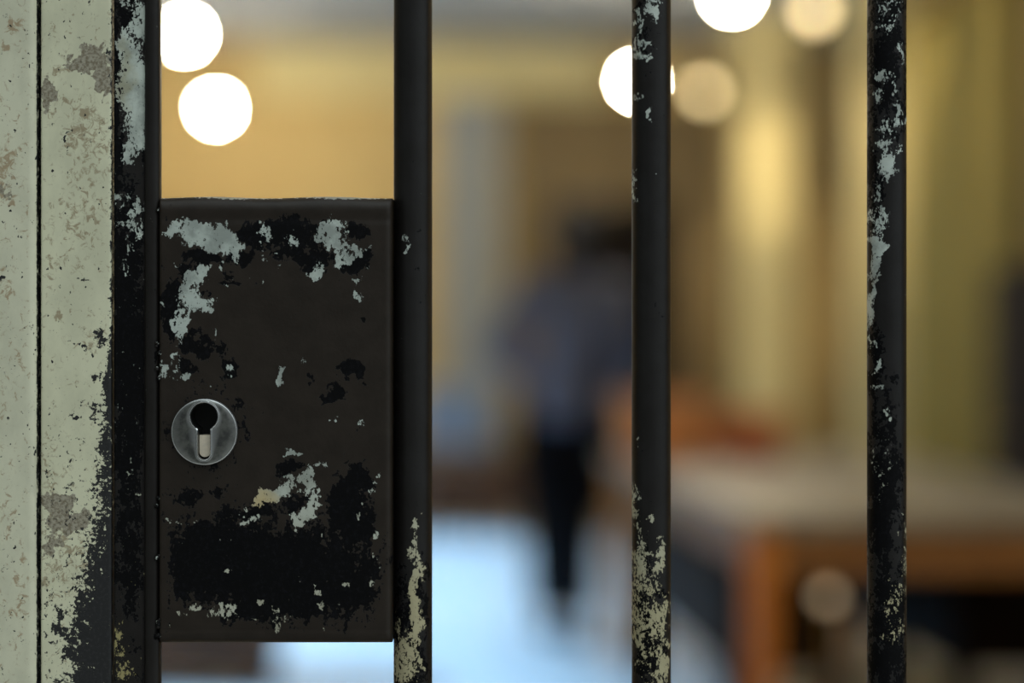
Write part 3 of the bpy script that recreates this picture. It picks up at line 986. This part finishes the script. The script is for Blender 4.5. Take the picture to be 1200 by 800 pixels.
def chair(loc, rz, label, pad):
    t = thing('chair', label, 'chair', loc, rz)
    b = nb(); box(b, (-.22, -.21, .42), (.22, .22, .47), .018, seg=3); obj('seat', b, dark_wood, t)
    b = nb(); box(b, (-.215, .2, .56), (.215, .24, .9), .018, rot=(-.12, 0, 0), piv=(0, .2, .5), seg=3); obj('backrest', b, pad, t)
    for sx in (-1, 1):
        b = nb(); tube(b, [(sx * .19, -.18, .43), (sx * .2, -.2, 0)], [.02, .015], 10); obj('leg', b, dark_wood, t)
        b = nb(); tube(b, [(sx * .19, .19, .43), (sx * .2, .24, 0)], [.02, .015], 10); obj('leg', b, dark_wood, t)
        b = nb(); tube(b, [(sx * .18, .2, .43), (sx * .18, .215, .56), (sx * .18, .25, .84)], .014, 10); obj('back_post', b, dark_wood, t)
    for yy in (-.19, .215):
        b = nb(); tube(b, [(-.195, yy, .2), (.195, yy, .2)], .01, 8); obj('stretcher', b, dark_wood, t)


chair((at(532, 0, 12.9).x, 12.9, 0), PI, 'wooden chair with blue grey backrest at the far end of the hall', blue_pad)
ch2 = thing('chest', 'dark brown wooden chest on the bright floor, its corner showing just below the lock box', 'chest', (-1.12, 7.35, 0), .06)
b = nb(); box(b, (-.36, -.2, .05), (.33, .2, .4), .008); obj('body', b, dark_wood, ch2, False)
b = nb(); box(b, (-.38, -.22, .4), (.35, .22, .45), .01); obj('lid', b, dark_wood, ch2, False)
for sx in (-.31, .28):
    for sy in (-.15, .15):
        b = nb(); box(b, (sx - .04, sy - .04, 0), (sx + .04, sy + .04, .06), .006); obj('foot', b, dark_wood, ch2, False)


# ------------------------------------------------------------------ the person
def skin(name, V, E, R, mat, parent, sub=2, root=0, fl=None):
    me = bpy.data.meshes.new(name)
    me.from_pydata([tuple(v) for v in V], E, [])
    o = bpy.data.objects.new(name, me)
    COL.objects.link(o)
    sk = o.modifiers.new('skin', 'SKIN')
    sk.use_smooth_shade = True
    if not me.skin_vertices:
        b_ = bmesh.new(); b_.from_mesh(me); b_.verts.layers.skin.verify(); b_.to_mesh(me); b_.free()
    for i, r_ in enumerate(R):
        d_ = me.skin_vertices[0].data[i]
        d_.radius = r_ if hasattr(r_, '__len__') else (r_, r_)
        d_.use_root = i == root
    ss = o.modifiers.new('sub', 'SUBSURF'); ss.levels = sub; ss.render_levels = sub
    dg = bpy.context.evaluated_depsgraph_get()
    new = bpy.data.meshes.new_from_object(o.evaluated_get(dg))
    bpy.data.objects.remove(o)
    return obj(name, new, mat, parent, True, 180)


per = thing('person', 'person in blue grey shirt and black trousers walking away across the hall', 'person', (.19, 8.4, 0))
skin_m = plain('skin', srgb(176, 128, 100), None, .55, scale=30, bump=.02)
shirt_m = plain('blue grey shirt cloth', srgb(98, 104, 124), srgb(86, 92, 112), .85, scale=40, bump=.15)
trou_m = plain('black trouser cloth', srgb(14, 13, 15), srgb(10, 9, 11), .9, spec=.08, scale=40, bump=.1)
hair_m = plain('dark hair', srgb(26, 18, 15), srgb(16, 11, 9), .6, scale=60, stretch=(1, 1, .2), bump=.2)
shoe_m = plain('dark shoe leather', srgb(40, 30, 26), None, .5, scale=20, bump=.05)

J = {}
names, V, R, E = [], [], [], []


def jn(n, p, r_, par=None):
    J[n] = len(V); V.append(Vector(p)); R.append(r_)
    if par: E.append((J[par], J[n]))


jn('pelvis', (.0, 0, .90), (.135, .10))
jn('waist', (.015, 0, 1.03), (.118, .085), 'pelvis')
jn('chest', (.045, .01, 1.20), (.14, .095), 'waist')
jn('upper', (.065, .0, 1.335), (.125, .08), 'chest')
jn('neck', (.08, .01, 1.43), .052, 'upper')
jn('skull0', (.09, .03, 1.50), (.062, .07), 'neck')
jn('skull1', (.095, .025, 1.585), (.076, .092), 'skull0')
jn('skull2', (.095, .02, 1.655), (.06, .075), 'skull1')
for s, k in ((-1, 'l'), (1, 'r')):
    jn('sh' + k, (.065 + s * .165, 0, 1.355), .058, 'upper')
    el = (-.265, -.04, 1.12) if s < 0 else (.275, .03, 1.10)
    wr = (-.10, .19, 1.02) if s < 0 else (.25, .22, .98)
    jn('el' + k, el, .042, 'sh' + k)
    jn('wr' + k, wr, .029, 'el' + k)
    d = (Vector(wr) - Vector(el)).normalized()
    pal = Vector(wr) + d * .06
    jn('palm' + k, pal, (.026, .018), 'wr' + k)
    side = d.cross(Vector((0, 0, 1))).normalized()
    for fi in range(4):
        o_ = side * ((fi - 1.5) * .019)
        ln = (.07, .08, .076, .058)[fi]
        jn('k%s%d' % (k, fi), pal + d * .035 + o_, .0095, 'palm' + k)
        jn('m%s%d' % (k, fi), pal + d * (.035 + ln * .55) + o_ * 1.1 + Vector((0, 0, -.010)), .0085, 'k%s%d' % (k, fi))
        jn('t%s%d' % (k, fi), pal + d * (.035 + ln * .85) + o_ * 1.1 + Vector((0, 0, -.032)), .007, 'm%s%d' % (k, fi))
    jn('th1' + k, pal - d * .02 - s * side * .03, .011, 'palm' + k)
    jn('th2' + k, pal + d * .015 - s * side * .05 + Vector((0, 0, -.012)), .009, 'th1' + k)
    hx = s * .085
    jn('hip' + k, (hx, 0, .83), (.095, .095), 'pelvis')
    kn = (-.055, .03, .47) if s < 0 else (.06, -.02, .47)
    an = (-.045, .10, .085) if s < 0 else (.05, -.14, .10)
    jn('kn' + k, kn, .056, 'hip' + k)
    jn('an' + k, an, .036, 'kn' + k)
    jn('to' + k, (an[0] + s * .02, an[1] + .14, .035), (.035, .025), 'an' + k)
body = skin('body', V, E, R, skin_m, per, 2)


def sub_skin(name, keys, grow, mat, extra=None):
    ids = [J[k] for k in keys]
    mp = {a: i for i, a in enumerate(ids)}
    V2 = [V[a] for a in ids]
    R2 = []
    for a, g in zip(ids, grow):
        r_ = R[a]
        R2.append(tuple(x + g for x in r_) if hasattr(r_, '__len__') else r_ + g)
    E2 = [(mp[a], mp[b_]) for a, b_ in E if a in mp and b_ in mp]
    for p, r_, k in extra or []:
        E2.append((mp[J[k]], len(V2))); V2.append(Vector(p)); R2.append(r_)
    return skin(name, V2, E2, R2, mat, per, 2, len(ids))


sh = sub_skin('shirt', ['pelvis', 'waist', 'chest', 'upper', 'shl', 'ell', 'wrl', 'shr', 'elr', 'wrr'], [.045, .04, .042, .032, .024, .026, .018, .024, .026, .018], shirt_m, [((-.003, 0, .835), (.182, .145), 'pelvis'), ((.076, .008, 1.405), (.08, .072), 'upper')])
tr = sub_skin('trousers', ['pelvis', 'hipl', 'knl', 'anl', 'hipr', 'knr', 'anr'], [.016, .02, .032, .042, .02, .032, .042], trou_m, [((.01, 0, 1.0), (.132, .10), 'pelvis')])
for s, k in ((-1, 'l'), (1, 'r')):
    a, t_ = V[J['an' + k]], V[J['to' + k]]
    b = nb()
    d = Vector((t_.x - a.x, t_.y - a.y, 0)).normalized()
    c_ = Vector((a.x, a.y, 0)) + d * .075
    ball(b, 1, (0, 0, 0), 3)
    for v_ in b.verts:
        z = v_.co.z
        yy = v_.co.y
        hgt = .055 if yy > -.2 else .085
        v_.co = Vector((v_.co.x * .045 * (1 - .12 * yy), yy * .14, max(z, -.35) * (.055 + .03 * max(0, -yy)) + .35 * .055))
    zmin = min(v_.co.z for v_ in b.verts)
    ang = math.atan2(-d.x, d.y)
    for v_ in b.verts:
        v_.co.z -= zmin
    bmesh.ops.rotate(b, verts=b.verts, cent=(0, 0, 0), matrix=Euler((0, 0, ang)).to_matrix())
    bmesh.ops.translate(b, verts=b.verts, vec=c_ + Vector((0, 0, .0 if s < 0 else .004)))
    obj('shoe', b, shoe_m, per)
# hair: full cap with a fall to the shoulders at the back, face left free
b = nb()
ball(b, 1, (0, 0, 0), 4)
for v_ in b.verts:
    x, y, z = v_.co
    sx = .098
    if y > .45 and z < .45:
        y = .45 + (y - .45) * .15
    zz = z * .125
    if z < 0 and y < .4:
        zz = z * .235
        sx = .098 + .012 * (-z)
    v_.co = Vector((.095 + x * sx, .012 + y * .118 - (.015 * (-z) if z < 0 else 0), 1.60 + zz + .008 * math.sin(x * 14) * (z < -.2)))
obj('hair', b, hair_m, per)
# face (it looks down the hall, away from the gate)
b = nb()
ball(b, 1, (0, 0, 0), 2)
for v_ in b.verts:
    v_.co = Vector((.095 + v_.co.x * .016, .118 + v_.co.y * .02 + (.008 if v_.co.z < 0 else 0), 1.565 + v_.co.z * .026))
obj('nose', b, skin_m, per)
eye_m = plain('eye white', srgb(220, 216, 210), None, .3, scale=30, bump=0)
lip_m = plain('lip', srgb(150, 84, 76), None, .5, scale=30, bump=0)
for s in (-1, 1):
    b = nb(); ball(b, .012, (.095 + s * .032, .096, 1.592), 2); ey = obj('eye', b, eye_m, per)
    b = nb(); ball(b, .0065, (.095 + s * .032, .1028, 1.592), 2); obj('iris', b, hair_m, ey)
b = nb(); ball(b, 1, (0, 0, 0), 2)
for v_ in b.verts:
    v_.co = Vector((.095 + v_.co.x * .026, .108 + v_.co.y * .008, 1.522 + v_.co.z * .008))
obj('mouth', b, lip_m, per)

# ------------------------------------------------------------------ light
w = bpy.data.worlds.new('daylight')
S.world = w
w.use_nodes = True
nt = w.node_tree
bg = nt.nodes['Background']
tc = nt.nodes.new('ShaderNodeTexCoord')
sp = nt.nodes.new('ShaderNodeVectorMath')
sp.operation = 'DOT_PRODUCT'
sp.inputs[1].default_value = (.36, 0, .93)
cr = nt.nodes.new('ShaderNodeValToRGB')
nt.links.new(tc.outputs['Generated'], sp.inputs[0])
nt.links.new(sp.outputs['Value'], cr.inputs[0])
cr.color_ramp.elements[0].position = 0.
cr.color_ramp.elements[0].color = (.06, .065, .066, 1)
cr.color_ramp.elements[1].position = .85
cr.color_ramp.elements[1].color = (1.1, 1.24, 1.27, 1)
e_ = cr.color_ramp.elements.new(.3); e_.color = (.22, .24, .245, 1)
nt.links.new(cr.outputs[0], bg.inputs[0])
bg.inputs[1].default_value = 1.55

sun = bpy.data.lights.new('sun', 'SUN')
sun.energy = 22.; sun.color = (.27, .60, 1.); sun.angle = math.radians(11)
so = bpy.data.objects.new('sun', sun)
COL.objects.link(so)
so.rotation_euler = Vector((1.0, -.12, -.80)).to_track_quat('-Z', 'Y').to_euler()
so.location = (-8, 9, 8)

al = bpy.data.lights.new('window_daylight', 'AREA')
al.shape = 'RECTANGLE'; al.size = WY1 - WY0 - .1; al.size_y = WZ1 - WZ0 - .1
al.energy = 110; al.color = (.70, .86, 1.)
ao = bpy.data.objects.new('window_daylight', al)
COL.objects.link(ao)
ao.location = (LW - .25, (WY0 + WY1) / 2, (WZ0 + WZ1) / 2)
ao.rotation_euler = (0, -PI / 2, 0)

# ------------------------------------------------------------------ camera
cam = bpy.data.cameras.new('camera')
cam.lens = 50; cam.sensor_width = 23.6; cam.sensor_fit = 'HORIZONTAL'
cam.dof.use_dof = True
cam.dof.focus_distance = DG - .002
cam.dof.aperture_fstop = 1.2
cam.clip_start = .05
co = bpy.data.objects.new('camera', cam)
COL.objects.link(co)
co.location = (0, 0, EYE)
co.rotation_euler = (PI / 2, 0, 0)
S.camera = co

vs_ = S.view_settings
vs_.view_transform = 'Standard'
vs_.look = 'None'
vs_.gamma = 1
vs_.use_curve_mapping = False
vs_.exposure = 0
